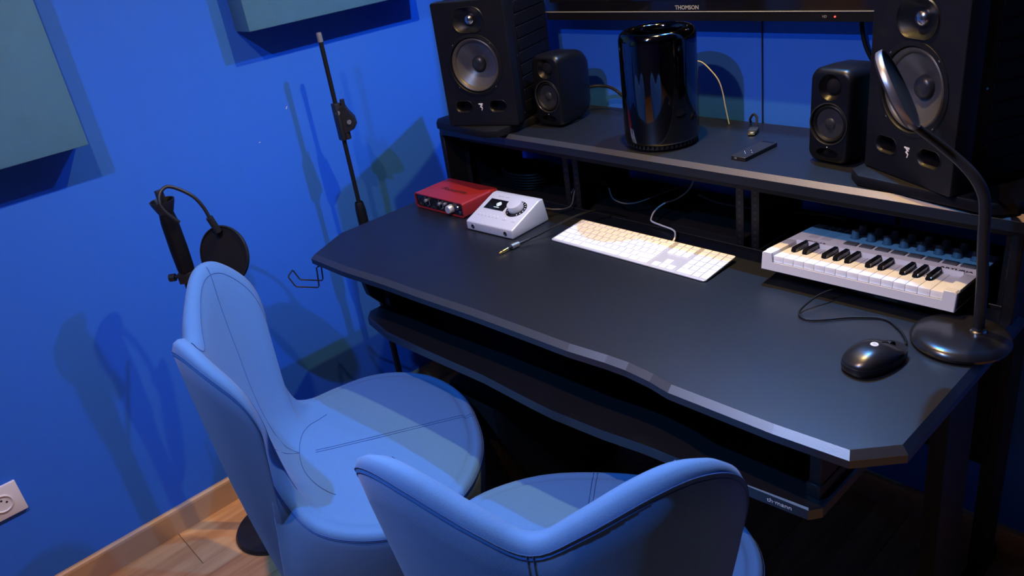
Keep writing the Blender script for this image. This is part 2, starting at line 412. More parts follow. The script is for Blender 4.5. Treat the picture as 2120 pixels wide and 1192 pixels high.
def full_monitor(label):
    W,D,H=MON_W,MON_D,MON_H
    t=thing('studio_monitor',label,'speaker',(0,0,0),group='tall studio monitors on the shelf')
    f=lambda x,z,y=0: T(x,y,z)@FACE
    zw,zt=.155,.266; Rw=.070
    # cabinet behind
    B().box(-W/2+.003,W/2-.003,.030,D,.002,H-.002,bev=.003).build('cabinet',M_cab,t)
    # front panel: plate with round woofer hole, oval tweeter hole, two port holes, cut with booleans
    def stad(w,h,k=40):
        r=h/2; L=w-h; pts=[]
        for i in range(k):
            a=2*PI*(i+.5)/k; c=math.cos(a); s_=math.sin(a); pts.append((r*c+(L/2 if c>0 else -L/2),r*s_))
        return pts
    circ=[(Rw*math.cos(2*PI*k/64),zw+Rw*math.sin(2*PI*k/64)) for k in range(64)]
    plate_with_holes('front_panel',rrect(W,H,.006,4,0,H/2),[circ,[(x,y+zt) for x,y in stad(.088,.060)]]+[[(x+sx*.050,y+.051) for x,y in stad(.050,.029)] for sx in (-1,1)],.034,.0018,M_baffle,t)
    # waveguide bowl
    b=B(); k=40; o_=stad(.088,.060,k); rows=[]
    rows.append([(x*1.04,-.0003,z*1.06+zt) for x,z in o_]); rows.append([(x*1.01,-.0022,z*1.015+zt) for x,z in o_]); rows.append([(x*.985,-.0004,z*.98+zt) for x,z in o_])
    for q in (.12,.3,.5,.7,.88,1):
        rows.append([(x*.98*(1-q)+.0145*math.cos(2*PI*(i+.5)/k)*q, .0115*math.sin(q*PI/2), z*.975*(1-q)+.0145*math.sin(2*PI*(i+.5)/k)*q+zt) for i,(x,z) in enumerate(o_)])
    b.grid(rows,True); b.build('tweeter_waveguide',mat('satin_waveguide',(.003,.004,.006),.45,spec=.28),t)
    B().lathe([(.0152,0),(.0150,.0015),(.0135,.005),(.0105,.0085),(.006,.011),(0,.012)],28,f(0,zt,.0113)).build('tweeter_dome',M_dome,t)
    # woofer set
    B().lathe([(Rw+.0085,0),(Rw+.0080,.0010),(Rw+.006,.0013),(Rw+.0005,.0022),(Rw-.001,.0004),(Rw-.001,-.006)],64,f(0,zw,-.0001)).build('woofer_frame',M_baffle,t)
    B().lathe([(Rw-.001,-.006),(Rw-.003,-.002),(Rw-.006,-.0005),(Rw-.0095,-.002),(Rw-.0125,-.0065),(Rw-.0135,-.0085)],64,f(0,zw,0)).build('surround',mat('grey_rubber_surround',(.055,.052,.05),.4),t)
    B().lathe([(Rw-.0135,-.0085),(.047,-.0135),(.035,-.0195),(.026,-.0245),(.0185,-.0275),(0,-.0275)],64,f(0,zw,0)).build('cone',M_cone,t)
    B().lathe([(.0195,-.0265),(.0188,-.021),(.0165,-.0175),(.011,-.0145),(0,-.013)],40,f(0,zw,0)).build('dust_cap',mat('satin_dustcap',(.02,.021,.024),.35),t)
    for sx in (-1,1):
        b=B(); o_=stad(.050,.029,40); xc=sx*.050
        rows=[[(x*1.06+xc,-.0003,z*1.1+.051) for x,z in o_],[(x*1.03+xc,-.0008,z*1.05+.051) for x,z in o_],[(x*.99+xc,-.0002,z*.98+.051) for x,z in o_],[(x*.86+xc,.006,z*.80+.051) for x,z in o_],[(x*.80+xc,.027,z*.7+.051) for x,z in o_]]
        V=b.grid(rows,True); b.bm.faces.new(V[-1]); b.build('bass_port',mat('port_black',(.004,.004,.005),.45,spec=.35),t)
    # emblem: a flag with a zigzag tail
    z0=.0505
    em=[(-.0058,.0085),(.0065,.0085),(.0065,.0055),(.0030,.0055),(.0055,.0020),(.0010,.0012),(.0052,-.0030),(.0028,-.0095),(.0008,-.0098),(.0026,-.0040),(-.0028,-.0008),(.0004,.0028),(-.0030,.0058),(-.0058,.0058)]
    B().prism(em,.0001,.0006,M=f(0,z0,0)).build('emblem',M_wprint,t,smooth=False)
    b=B()
    for a in (45,135,225,315): b.cyl((math.cos(math.radians(a))*.0745,-.0016,zw+math.sin(math.radians(a))*.0745),(math.cos(math.radians(a))*.0745,.001,zw+math.sin(math.radians(a))*.0745),.0022,8)
    for sx in (-1,1): b.cyl((sx*.040,.0035,zt),(sx*.040,.0085,zt),.0026,6)
    b.build('screws',M_dome if False else M_knob,t)
    # grooved side cheeks
    for sx in (-1,1):
        rib=None
        for k in range(9):
            if rib is None:
                rib=B().box(-.001,.001,.06,D-.02,0,.0275,bev=.0007,seg=1).build('side_rib',M_cab,t); o=rib
            else: o=part_copy(rib,t)
            o.location=(sx*(W/2-.0022),0,.018+k*.031)
        b=B()
        for y,z in ((.048,.30),(.048,.165),(.048,.02)): b.cyl((sx*(W/2-.004),y,z),(sx*(W/2-.0015),y,z),.0020,10)
        b.build('side_screws',M_dome,t)
    return t
m1=full_monitor('tall black studio monitor at the left end of the shelf, left of the small speaker')
m1.location=(-1.266,.023,.2155); m1.rotation_euler=(0,0,.36)
m2=copy_tree(m1); m2['label']='tall black studio monitor at the right end of the shelf, behind the round lamp head'
m2.location=(-.207,.059,.2155); m2.rotation_euler=(0,0,-.47)

# ------------------------------------------------------------------ small monitors
def small_monitor(label):
    W,D,H=.090,.133,.180
    t=thing('small_speaker',label,'speaker',(0,0,0),group='pair of small desktop speakers')
    # rounded body, rounder toward the rear
    rows=[]
    N=10
    def ring(y,w,h,r,dz=0): return [(x,y,z+H/2+dz) for x,z in rrect(w,h,r,6)]
    ys=[(0.0,.076,.160,.018),(.001,.081,.168,.020),(.005,.087,.176,.021),(.011,.090,.180,.021),(.05,.090,.180,.021),(.09,.089,.176,.024),(.115,.084,.164,.028),(.128,.074,.148,.030),(D,.060,.130,.028)]
    b=B(); rows=[ring(y,w_,h_,r_) for y,w_,h_,r_ in ys]
    # front face as separate dished surfaces: leave the front open and close it by a plate slightly behind
    V=b.grid(rows,True); b.bm.faces.new(V[0]); b.bm.faces.new(V[-1])
    body=b.build('housing',mat('soft_black_housing',(.0035,.0035,.005),.36,spec=.3),t,ang=50)
    # cut recesses
    cut=B(); zt=.146; zw=.077
    cut.lathe([(0,-.01),(.0245,-.01),(.0245,-.0005),(.0205,.0055),(.0165,.009),(.0150,.011),(0,.011)],48,T(0,0,zt)@R(-PI/2,'X'))
    cut.cyl((0,-.01,zw),(0,.006,zw),.0400,64)
    # slot port at the bottom
    pts=[]
    for i in range(24):
        a=2*PI*i/24; pts.append((.024*math.cos(a),.0095*math.sin(a)))
    cut.prism(pts,-.014,.01,M=T(0,0,.0205)@FACE)
    co=cut.build('cutter',M_black,None)
    md=body.modifiers.new('b','BOOLEAN'); md.object=co; md.solver='EXACT'
    bpy.context.view_layer.update()
    me=bpy.data.meshes.new_from_object(body.evaluated_get(bpy.context.evaluated_depsgraph_get()))
    body.modifiers.clear(); body.data=me; bpy.data.objects.remove(co)
    for p in me.polygons: p.use_smooth=True
    me.set_sharp_from_angle(angle=math.radians(38)); me.materials.clear(); me.materials.append(MATS['soft_black_housing'])
    f=T(0,0,0)
    B().lathe([(.0148,-.0105),(.0140,-.0095),(.0120,-.0085),(.006,-.0062),(0,-.0055)],32,T(0,0,zt)@FACE).build('tweeter_dome',M_mesh,t)
    B().lathe([(.0408,0),(.0405,.0012),(.0390,.0014),(.0380,.0004),(.0376,-.0055)],64,T(0,0,zw)@FACE).build('woofer_ring',mat('satin_black_ring',(.02,.02,.022),.25),t)
    B().lathe([(.0378,-.0055),(.036,-.0025),(.0330,-.0012),(.0300,-.003),(.0285,-.0052)],64,T(0,0,zw)@FACE).build('surround',M_rubber,t)
    B().lathe([(.0285,-.0050),(.020,-.0056),(.0115,-.0058),(.0105,-.0045),(.006,-.003),(0,-.0025)],48,T(0,0,zw)@FACE).build('cone',mat('satin_dark_cone',(.02,.02,.022),.45),t)
    B().cyl((0,-.0006,.0325),(0,.001,.0325),.0012,10).build('status_light',M_wprint,t)
    B().lathe([(0,0),(.040,0),(.042,.003),(.040,.004),(0,.004)],24,T(0,.06,-.0)).build('rubber_base',M_rubber,t)
    return t
s1=small_monitor('small black desktop speaker beside the left tall monitor, its cable running behind')
s1.location=(-1.130,.130,.196); s1.rotation_euler=(-.02,0,.07)
s2=copy_tree(s1); s2['label']='small black desktop speaker left of the right tall monitor, right of the remote'
s2.location=(-.387,.138,.196); s2.rotation_euler=(-.02,0,-.15)

# ------------------------------------------------------------------ cylinder computer
mac=thing('desktop_computer','glossy smoked chrome cylinder computer on the desk shelf below the television','computer',(-.778,.138,.195))
B().lathe([(.0780,.0125),(.0815,.0145),(.0835,.020),(.0835,.228),(.0828,.236),(.0800,.2435),(.0755,.2485),(.0700,.2510),(.0640,.2500),(.0600,.2465),(.0585,.2400),(.0585,.215),(.0570,.215)],96,None).build('chrome_shell',M_chrome,mac,ang=60)
B().lathe([(0,.0),(.070,0),(.0745,.003),(.0745,.013),(0,.013)],64).build('base_disc',M_black,mac)
b=B()
for k in range(48):
    a=2*PI*k/48; b.box(.0745,.0795,-.0022,.0022,.006,.0135,M=R(a,'Z'))
b.build('vent_teeth',M_black,mac,smooth=False)
b=B()
for r_ in (.016,.027,.038,.049): b.lathe([(r_,.222),(r_+.003,.222),(r_+.003,.225),(r_,.225)],32)
for k in range(12): b.box(.012,.0575,-.001,.001,.220,.2255,M=R(2*PI*k/12,'Z'))
b.build('fan_grille',M_black,mac,smooth=False)
B().lathe([(0,.16),(.058,.16),(.058,.214),(.0565,.214),(.0565,.165),(0,.165)],32).build('inner_core',M_blackmatte,mac)
ang_=math.radians(72)
B().box(-.02,.02,-.0840,-.0825,.05,.20,bev=.0005,seg=1,M=R(math.radians(165),'Z')).build('port_panel',M_gloss,mac)

# ------------------------------------------------------------------ remote, plugs and cables on the shelf
rm=thing('remote_control','small flat black remote control lying on the shelf near the right small speaker','remote control',(-.548,.146,.195),(0,0,math.radians(-3)))
B().prism(rrect(.036,.112,.003,3),0,.0085,bev=.0008,bottom=True).build('body',M_black,rm)
B().box(-.014,.014,.046,.0525,.0085,.0088).build('top_window',M_gloss,rm,smooth=False)
for x,y in ((0,-.010),(0,-.030),(-.0090,-.020),(.0090,-.020)):
    B().lathe([(0,.0012),(.0018,.001),(.0024,0)],12,T(x,y,.0085)).build('button',M_dome,rm)
text('end_marking','HI',.006,M_greyprint,rm,T(-.006,-.0562,.0043)@FACE)
hp=thing('cable_plug','small black cable plug with a metal tip lying on the shelf behind the remote','plug',(-.622,.262,.195),(0,0,math.radians(20)))
B().box(-.010,.010,-.012,.012,.001,.011,bev=.0015).build('plug_shell',mat('olive_black_plastic',(.03,.03,.025),.4),hp)
B().box(-.0075,.0075,-.024,-.012,.003,.0085,bev=.0008,seg=1).build('metal_tip',M_gold,hp)
B().prism([(-.010,.012),(.010,.012),(.004,.022),(-.004,.022)],.002,.010).build('collar',M_black,hp)
B().tube([(0,.020,.006),(0,.034,.010),(-.003,.050,.022),(-.012,.058,.026),(-.020,.062,.014),(-.022,.078,.003)],.0028,8).build('cord',M_black,hp)
def cable(name,label,path,r,m,cat='cable',group=None,n=8,smooth=8):
    o=B().tube(path,r,n,smooth=smooth).build(name,m); return tag(o,label,cat,group)
cc=thing('white_cable','thin white cable curving down from the chrome cylinder computer to the shelf','cable',(-.735,.29,.33))
B().tube([(-.080,-.020,.010),(-.065,.0,.010),(-.045,.010,.006),(-.020,.010,-.012),(.0,.010,-.034),(.010,.010,-.060),(.016,.010,-.090),(.026,.010,-.1335)],.0015,8).build('cord',M_offwhite,cc)
B().cyl((-.078,-.018,.010),(-.066,-.002,.010),.0036,10).build('plug',M_offwhite,cc)
cable('speaker_cable','thick black cable behind the left small speaker dropping onto the shelf',[(-1.125,.262,.262),(-1.10,.29,.264),(-1.06,.30,.258),(-1.02,.30,.236),(-.99,.30,.215),(-.965,.30,.2),(-.94,.30,.2)],.0042,M_rubber)
cable('television_cable','black cable hanging from the television down behind the right small speaker',[(-.431,.344,.47),(-.429,.344,.42),(-.420,.344,.378),(-.400,.346,.340),(-.365,.346,.30),(-.33,.35,.20),(-.33,.35,.0)],.0045,M_rubber)
cable('thin_cord','thin dark vertical cord running down the back wall behind the shelf',[(-.657,.3525,.52),(-.656,.3525,.40),(-.655,.3525,.30),(-.654,.3525,.10)],.0013,M_black,smooth=2)

# ------------------------------------------------------------------ red audio interface
ri=thing('audio_interface','red metal audio interface with black front at the left rear of the desk','audio interface',(-1.459,-.106,.0015),(0,0,.029))
W,D,H=.205,.128,.041
b=B()
outer=rrect(W,H,.006,4,W/2,H/2+.0); 
rows=[[(x,0.0,z) for x,z in outer],[(x,D,z) for x,z in outer]]
inner=[(W/2+(x-W/2)*.965,H/2+(z-H/2)*.86) for x,z in outer]
rows=[[(x,.006,z) for x,z in inner],[(x,-.0,z) for x,z in inner],[(x,0,z) for x,z in outer],[(x,D,z) for x,z in outer]]
V=b.grid(rows,True); b.bm.faces.new(V[-1]); 
b.build('red_case',M_red,ri,ang=50)
B().box(.004,W-.004,.0035,.008,.0035,H-.0035).build('front_panel',M_gloss,ri,smooth=False)
b=B()
for x in (.028,.086): b.lathe([(.012,0),(.012,.0022),(.0108,.0026),(.0100,.0005),(0,.0005)],28,T(x,.0035,H/2-.002)@FACE)
b.build('combo_sockets',M_black,ri)
for x,z,r_,l,mm in ((.052,.026,.0045,.010,M_knob),(.110,.026,.0045,.010,M_knob),(.133,.029,.0042,.009,M_knob),(.152,.0185,.0115,.014,M_alu),(.185,.027,.0062,.009,M_dome)):
    B().lathe([(r_*1.05,0),(r_,.001),(r_*.93,l-.001),(r_*.86,l),(0,l)],28,T(x,.0035,z)@FACE).build('knob',mm,ri)
b=B()
for x,z in ((.052,.0095),(.110,.0095),(.071,.0085),(.128,.0085),(.140,.009)): b.cyl((x,.0035,z),(x,.0005,z),.0023,10)
b.build('switches',M_dome,ri)
b=B(); b.lathe([(.0050,0),(.0050,.0016),(.0034,.002),(.0032,-.002),(0,-.002)],20,T(.186,.0035,.0115)@FACE)
b.build('phones_jack',M_dome,ri)
b=B()
for x in (.043,.059,.101,.117): b.box(x-.0004,x+.0004,.003,.0036,.012,.034)
b.build('panel_print',M_greyprint,ri,smooth=False)
text('brand_lettering','Focusrite',.023,M_print,ri,T(W/2+.000,.062,H+.0002)@R(0,'Z'),sx=1.15,shear=.15,bold=.0003)
b=B()
for x in (.02,W-.02):
    for y in (.02,D-.02): b.cyl((x,y,-.0015),(x,y,.001),.006,12)
b.build('feet',M_rubber,ri)

# ------------------------------------------------------------------ silver audio interface
si=thing('audio_interface','silver wedge-shaped audio interface with screen and large dial, right of the red one','audio interface',(-1.192,-.143,.001),(0,0,.068))
W,D=.1615,.132; h0,h1=.0235,.062
def wedge(b,W,D,h0,h1,r=.005):
    # side profile extruded in x with rounded vertical corners
    pts=rrect(W,D,.009,4,W/2,D/2)
    def zt(y): return h0+(h1-h0)*min(1,max(0,y/(D-.014)))
    n=len(pts)
    ins=[(W/2+(x-W/2)*.982,D/2+(y-D/2)*.978) for x,y in pts]
    rows=[[(x,y,.0) for x,y in ins],[(x,y,.002) for x,y in pts],[(x,y,zt(y)-.0018) for x,y in pts],[(W/2+(x-W/2)*.992,D/2+(y-D/2)*.990,zt(y)-.0004) for x,y in pts],[(x,y,zt(y)) for x,y in ins]]
    V=b.grid(rows,True); b.bm.faces.new(V[0][::-1])
    # top: two faces split at the crest
    cen=[]
    top=V[-1]
    b.bm.faces.new(top)
b=B(); 
prof=[(0,0),(D,0),(D+.004,.004),(D-.012,h1),(D-.034,h1-.001),(0,h0)]
prof=[(.0,.0),(D+.003,.0),(D-.010,h1-.001),(D-.013,h1),(D-.026,h1),(0.0,h0)]
b.prism(prof,0,W,M=R(PI/2,'Z')@R(PI/2,'X')@T(0,0,0))
bmesh.ops.bevel(b.bm,geom=[e for e in b.bm.edges],offset=.0035,segments=3,profile=.5,affect='EDGES')
b.build('silver_case',M_silver,si,ang=30)
sl=math.atan2(h1-h0,D-.026)
TOP=lambda x,y,z=0: T(x,0,h0)@R(sl,'X')@T(0,y,z)
B().box(-.034,.034,-.0185,.0185,0,.0008,bev=.0003,seg=1,M=TOP(.051,.073,.0001)).build('screen',M_screen,si)
# screen mark: diamond of chevrons and a caption bar
b=B()
for s_ in (.0085,.0055,.0026):
    pts=[(0,s_),(s_,0),(0,-s_),(-s_,0)]
    for (x0,y0),(x1,y1) in zip(pts,pts[1:]+pts[:1]):
        d=Vector((x1-x0,y1-y0,0)); L_=d.length
        b.box(0,L_*.86,-.00055,.00055,0,.0004,M=T(x0+(x1-x0)*.07,y0+(y1-y0)*.07,0)@R(math.atan2(y1-y0,x1-x0),'Z'))
b.box(-.009,.009,-.0123,-.0113,0,.0004)
b.build('screen_emblem',M_oled,si,smooth=False,M=TOP(.056,.0755,.0009))
B().lathe([(0,0),(.0285,0),(.0285,.0006),(0,.0006)],48,TOP(.119,.071,.0001)).build('dial_ring',M_gloss,si)
B().lathe([(.0200,0),(.0200,.0145),(.0190,.0165),(.017,.0172),(0,.0168)],48,TOP(.117,.073,.0007)).build('dial',M_silver,si)
b=B()
for k in range(14):
    a=math.radians(-140+k*280/13-90+180)
    b.box(.0230,.0262,-.0010,.0010,.0006,.0009,M=TOP(.119,.071,.0001)@R(a,'Z'))
b.build('level_marks',M_wprint,si,smooth=False)
b=B()
for k in range(6): b.lathe([(0,.0008),(.0016,.0006),(.0019,0)],10,TOP(.022+k*.0125,.035,.0001))
b.lathe([(0,.0008),(.0018,.0006),(.0021,0)],10,TOP(.112,.034,.0001)); b.lathe([(0,.0008),(.0018,.0006),(.0021,0)],10,TOP(.143,.034,.0001))
b.build('buttons',M_wprint,si)
text('model_lettering','apollo  solo',.0075,M_greyprint,si,TOP(.050,.104,.0001),sx=1.1)
b=B()
for k in range(6): b.box(-.003,.003,-.0006,.0006,0,.0003,M=TOP(.022+k*.0125,.0285,.0001))
for x in (.112,.143): b.box(-.0055,.0055,-.0007,.0007,0,.0003,M=TOP(x,.0275,.0001))
b.build('button_captions',M_greyprint,si,smooth=False)
for x in (.024,.137):
    B().lathe([(.0058,0),(.0058,.0012),(.0044,.0014),(.0042,-.001)],24,T(x,0,.0118)@FACE).build('jack_socket',M_dome,si)
    B().cyl((x,-.0002,.0118),(x,.0006,.0118),.0042,20).build('jack_hole',M_print,si)
B().cyl((.118,D-.002,.045),(.118,D+.013,.046),.0055,14).build('rear_connector',M_gold,si)

# ------------------------------------------------------------------ jack cable
jc=thing('jack_cable','black cable ending in a gold jack plug in front of the silver interface','cable',(-.994,-.170,0))
pd=Vector((-.10,-.99,0)).normalized()
p0=Vector((0,.030,.0068)); 
B().cyl((.002,.020,.0068),(-.0005,-.002,.0068),.0062,18,r2=.0066).build('plug_sleeve',mat('worn_nickel',(.42,.40,.36),.4,metal=.8),jc)
B().lathe([(.0066,0),(.0066,.0015),(.0048,.003),(.0048,.006),(.0036,.0065),(.0036,.009)],18,T(-.0005,-.002,.0068)@R(PI/2,'X')).build('plug_collar',M_black,jc)
B().lathe([(.0036,0),(.0036,.019),(.0028,.020),(.0036,.022),(.0034,.026),(.001,.030),(0,.030)],18,T(-.0012,-.010,.0062)@R(math.radians(93),'X')).build('plug_tip',M_gold,jc)
B().cyl((.0085,.050,.0085),(.002,.019,.0068),.0032,12,r2=.0046).build('strain_relief',M_black,jc)
B().tube([(.0085,.048,.0084),(.018,.072,.012),(.034,.105,.022),(.052,.150,.033),(.066,.190,.036),(.075,.225,.030),(.085,.265,.010),(.09,.31,-.015)],.0021,8).build('cord',M_rubber,jc)

# ------------------------------------------------------------------ white computer keyboard
kb=thing('computer_keyboard','full-size white and aluminium computer keyboard lying centrally on the desk','keyboard',(-.732,-.029,.0),(math.radians(4.2),0,.0074))
KW,KD=.430,.1145
B().prism(rrect(KW,KD,.007,4),.0052,.0082,bev=.0006,bottom=True).build('aluminium_deck',M_alu,kb)
B().prism(rrect(KW-.004,KD-.004,.006,4),.0040,.0052).build('underside',M_white,kb)
B().box(-KW/2+.01,KW/2-.01,KD/2-.018,KD/2-.004,-.0035,.0042,bev=.0015).build('rear_foot',M_white,kb)
keymesh={}
def key(x,y,w,h,z=.0082):
    k=(round(w,5),round(h,5))
    if k not in keymesh:
        o=B().prism(rrect(w,h,.0013,1),0,.0019,bev=.0004).build('key',M_keycap,kb,smooth=False); keymesh[k]=o.data
    else:
        o=bpy.data.objects.new('key',keymesh[k]); COL.objects.link(o); o.parent=kb
    o.location=(x,y,z); return o
U=.01905; g=.0026
rowy=[.0470,.0305,.0115,-.0075,-.0265,-.0455]
rowy=[.0478,.0322,.0134,-.0056,-.0246,-.0436]
x0=-KW/2+.0045
leg_=B(); letters=[]
def row(y,ws,h,labels=None,xs=x0):
    x=xs
    for i,wu in enumerate(ws):
        w_=wu*U
        if wu>0:
            key(x+w_/2,y,w_-g,h)
            if labels and i<len(labels) and labels[i]: letters.append((labels[i],x+w_/2,y))
        x+=abs(w_)
    return x
FR=14.7/14
row(rowy[0],[14.5/14]*14,.0105,['esc','F1','F2','F3','F4','F5','F6','F7','F8','F9','F10','F11','F12',''])
row(rowy[1],[1]*13+[1.5],U-g,list('@&é"(§è!çà)-=')and ['@','&','e','"',"'",'(','-','e','!','c','a',')','-','<'])
row(rowy[2],[1.5]+[1]*12+[1],U-g,['','A','Z','E','R','T','Y','U','I','O','P','^','$',''])
row(rowy[3],[1.75]+[1]*12+[.75],U-g,['','Q','S','D','F','G','H','J','K','L','M','%','*',''])
row(rowy[4],[1.25]+[1]*11+[2.25],U-g,['','<','W','X','C','V','B','N','?','.','/','+',''])
row(rowy[5],[1.5,1.25,1.5,6.0,1.5,1.25,1.5],U-g,['ctrl','alt','cmd','','cmd','alt','ctrl'])
xs=x0+14.5*U+.0095
row(rowy[0],[1]*3,.0105,['F13','F14','F15'],xs); row(rowy[1],[1]*3,U-g,['fn','',''],xs); row(rowy[2],[1]*3,U-g,None,xs)
row(rowy[4],[-1,1],U-g,['','^'],xs); row(rowy[5],[1]*3,U-g,['<','v','>'],xs)
xn=xs+3*U+.0085
row(rowy[0],[1]*4,.0105,['F16','F17','F18','F19'],xn); row(rowy[1],[1]*4,U-g,['','=','/','*'],xn)
row(rowy[2],[1]*4,U-g,['7','8','9','-'],xn); row(rowy[3],[1]*4,U-g,['4','5','6','+'],xn)
row(rowy[4],[1]*3,U-g,['1','2','3'],xn); row(rowy[5],[2,1],U-g,['0',','],xn)
key(xn+3.5*U,(rowy[4]+rowy[5])/2,U-g,2*U-g)
# legends as one part
me_all=bmesh.new()
for s_,x,y in letters:
    cu=bpy.data.curves.new('l','FONT'); cu.body=s_; cu.size=.0052 if len(s_)==1 else .0034; cu.align_x='CENTER'; cu.align_y='CENTER'; cu.resolution_u=1
    t=bpy.data.objects.new('l',cu); COL.objects.link(t)
    me=bpy.data.meshes.new_from_object(t); bpy.data.objects.remove(t); bpy.data.curves.remove(cu)
    me.transform(T(x,y,.01018)); me_all.from_mesh(me); bpy.data.meshes.remove(me)
me=bpy.data.meshes.new('key_legends'); me_all.to_mesh(me); me_all.free(); me.materials.append(mat('pale_grey_print',(.50,.50,.52),.5))
o=bpy.data.objects.new('key_legends',me); COL.objects.link(o); o.parent=kb
cable('keyboard_cable','thin white cable looping back from the white keyboard into the rack bay',[(-.681,.030,.007),(-.690,.052,.010),(-.715,.080,.010),(-.765,.098,.006),(-.800,.110,.004),(-.816,.128,.004),(-.833,.165,.006),(-.835,.205,.010),(-.818,.236,.015),(-.800,.262,.035),(-.800,.285,.065),(-.805,.305,.12),(-.81,.315,.16)],.0021,M_offwhite)

# ------------------------------------------------------------------ midi keyboard
mw,md_,mh=.347,.228,.036
mk=thing('midi_keyboard','white mini music keyboard with pads and knobs at the right rear of the desk','keyboard',(-.4265,-.028,.0305),(-.128,0,.031))
x1=mw
# white frame: tray front, cheeks, top panel
b=B()
b.prism([(0,0),(mw,0),(mw,mh-.003),(mw-.003,mh),(mw-.0205,mh),(mw-.0205,.0165),(.0205,.0165),(.0205,mh),(.003,mh),(0,mh-.003)],-.0165,0,bev=.0012,bottom=False,M=FACE)
b.box(0,.0205,.0150,.100,.0,mh,bev=.0016); b.box(mw-.0205,mw,.0150,.100,.0,mh,bev=.0016)   # cheeks
b.box(0,mw,.096,md_,.004,mh,bev=.0022)                    # rear panel body
b.build('white_frame',mat('midi_white',(.80,.80,.80),.42),mk)
B().box(.0015,mw-.0015,.004,md_-.002,-.0005,.004).build('base_plate',M_white,mk,smooth=False)
for x in (-.0006,mw-.0004): B().box(x,x+.0010,.010,md_-.006,.004,mh-.006).build('dark_side_plate',M_black,mk,smooth=False)
kx0,kx1=.0215,mw-.0215; kw=(kx1-kx0)/15
for i in range(15):
    b=B(); b.box(kx0+i*kw+.00035,kx0+(i+1)*kw-.00035,.0045,.098,.0175,.0300,bev=.0009,seg=2); b.build('white_key',M_keycap,mk)
for i in range(14):
    if i%7 in (0,1,3,4,5):
        b=B(); xc=kx0+(i+1)*kw+{0:-.001,1:.001,3:-.0015,4:0,5:.0015}[i%7]
        b.prism([(.043,.0295),(.0985,.0295),(.0985,.0395),(.0490,.0395),(.0455,.0375)],-.0047,.0047,M=T(xc,0,0)@R(PI/2,'Z')@R(PI/2,'X'))
        bmesh.ops.bevel(b.bm,geom=list(b.bm.edges),offset=.0012,segments=2,affect='EDGES')
        b.build('black_key',M_gloss,mk)
B().box(kx0-.001,kx1+.001,.0955,.0992,.030,.0392,bev=.0012).build('key_ledge',MATS['midi_white'],mk)
for i in range(8):
    xx=.112+i*.0299
    b=B(); b.box(-.0122,.0122,-.0098,.0098,0,.0028,bev=.0011); o=b.build('pad',mat('grey_pad',(.09,.095,.105),.6),mk); o.location=(xx,.1385,mh-.0004)
for r_ in range(2):
    for i in range(8):
        xx=.1017+i*.0312; yy=.178 if r_==0 else .2115
        o=B().lathe([(.0098,0),(.0098,.001),(.0080,.003),(.0068,.0165),(.0060,.0178),(0,.0178)],20).build('knob',M_knob,mk); o.location=(xx,yy,mh-.0004)
        B().box(-.0005,.0005,-.0066,-.0035,.0160,.0181).build('pointer',M_wprint,o,smooth=False)
for xx in (.026,.052): B().box(xx,xx+.020,.130,.190,mh-.0006,mh+.0002,bev=.0002,seg=1).build('touch_strip',mat('midi_grey_strip',(.66,.66,.68),.5),mk)
for j,(xx,yy) in enumerate([(.024,.214),(.040,.214),(.056,.214),(.072,.214),(.024,.200),(.040,.200),(.056,.200),(.072,.200)]):
    B().box(xx,xx+.012,yy,yy+.0080,mh-.0006,mh+.0012,bev=.0006,seg=1).build('small_button',mat('midi_button_grey',(.20,.26,.32),.5) if j not in (2,) else M_knob,mk)
text('model_lettering','MINILAB',.0105,M_print,mk,T(.053,.1085,mh+.0001),sx=1.05,bold=.0002)
text('brand_lettering','ARTURIA',.0115,M_print,mk,T(.310,.1095,mh+.0001),sx=1.15,bold=.0003)
b=B()
for i in range(6): b.box(.090+i*.008,.095+i*.008,.1235-.0003,.1235+.0003,mh,mh+.0002)
b.build('fine_print',M_greyprint,mk,smooth=False)
b=B()
for x in (.03,mw-.03): b.cyl((x,md_-.02,-.017),(x,md_-.02,0),.007,12)
b.build('rear_feet',M_rubber,mk)
hd=thing('hard_drive','flat black portable drive propping up the white mini keyboard from below','hard drive',(-.205,.052,0),(0,0,.03))
B().prism(rrect(.115,.07,.006,3),.0,.0125,bev=.002,bottom=True).build('case',M_black,hd)
B().box(-.02,.02,-.0356,-.0345,.004,.008).build('port',M_knob,hd,smooth=False)

# ------------------------------------------------------------------ mouse
ms=thing('computer_mouse','black computer mouse with a round white badge at the right front of the desk','mouse',(-.133,-.178,0),(0,0,math.radians(-17)))
def mrad(a,L=.058,Wd=.034):
    c,s_=math.cos(a),math.sin(a)
    return (Wd*(abs(c)**.86)*(1 if c>0 else -1)*(1-.10*s_-.06*math.cos(2*a)), L*(abs(s_)**.92)*(1 if s_>0 else -1))
def mtop(x,y):  # height profile
    v=y/.058
    return .036*max(0,(1-.22*(v+.18)**2*2.0-.28*max(0,v)**2))
b=B(); n=40; rows=[]
for lv in ((.97,.0015,0),(1.0,.005,0),(1.01,.010,0),(1.0,.0145,0)):
    rows.append([(mrad(2*PI*i/n)[0]*lv[0],mrad(2*PI*i/n)[1]*lv[0],lv[1]) for i in range(n)])
V=b.grid(rows,True); b.bm.faces.new(V[0][::-1]); b.bm.faces.new(V[-1]); b.build('underbody',M_mouse,ms)
b=B(); rows=[]
for q in (0,.12,.25,.4,.55,.7,.84,.94):
    r_=math.cos(q*PI/2)**.75*.985
    row_=[]
    for i in range(n):
        x,y=mrad(2*PI*i/n); x*=r_;y*=r_
        hgt=.0142+(mtop(x,y)-.0142)*math.sin(min(1,q*1.05)*PI/2)**.85
        row_.append((x,y,hgt))
    rows.append(row_)
V=b.grid(rows,True); b.bm.faces.new(V[-1]); b.build('top_shell',M_mouse,ms,ang=60)
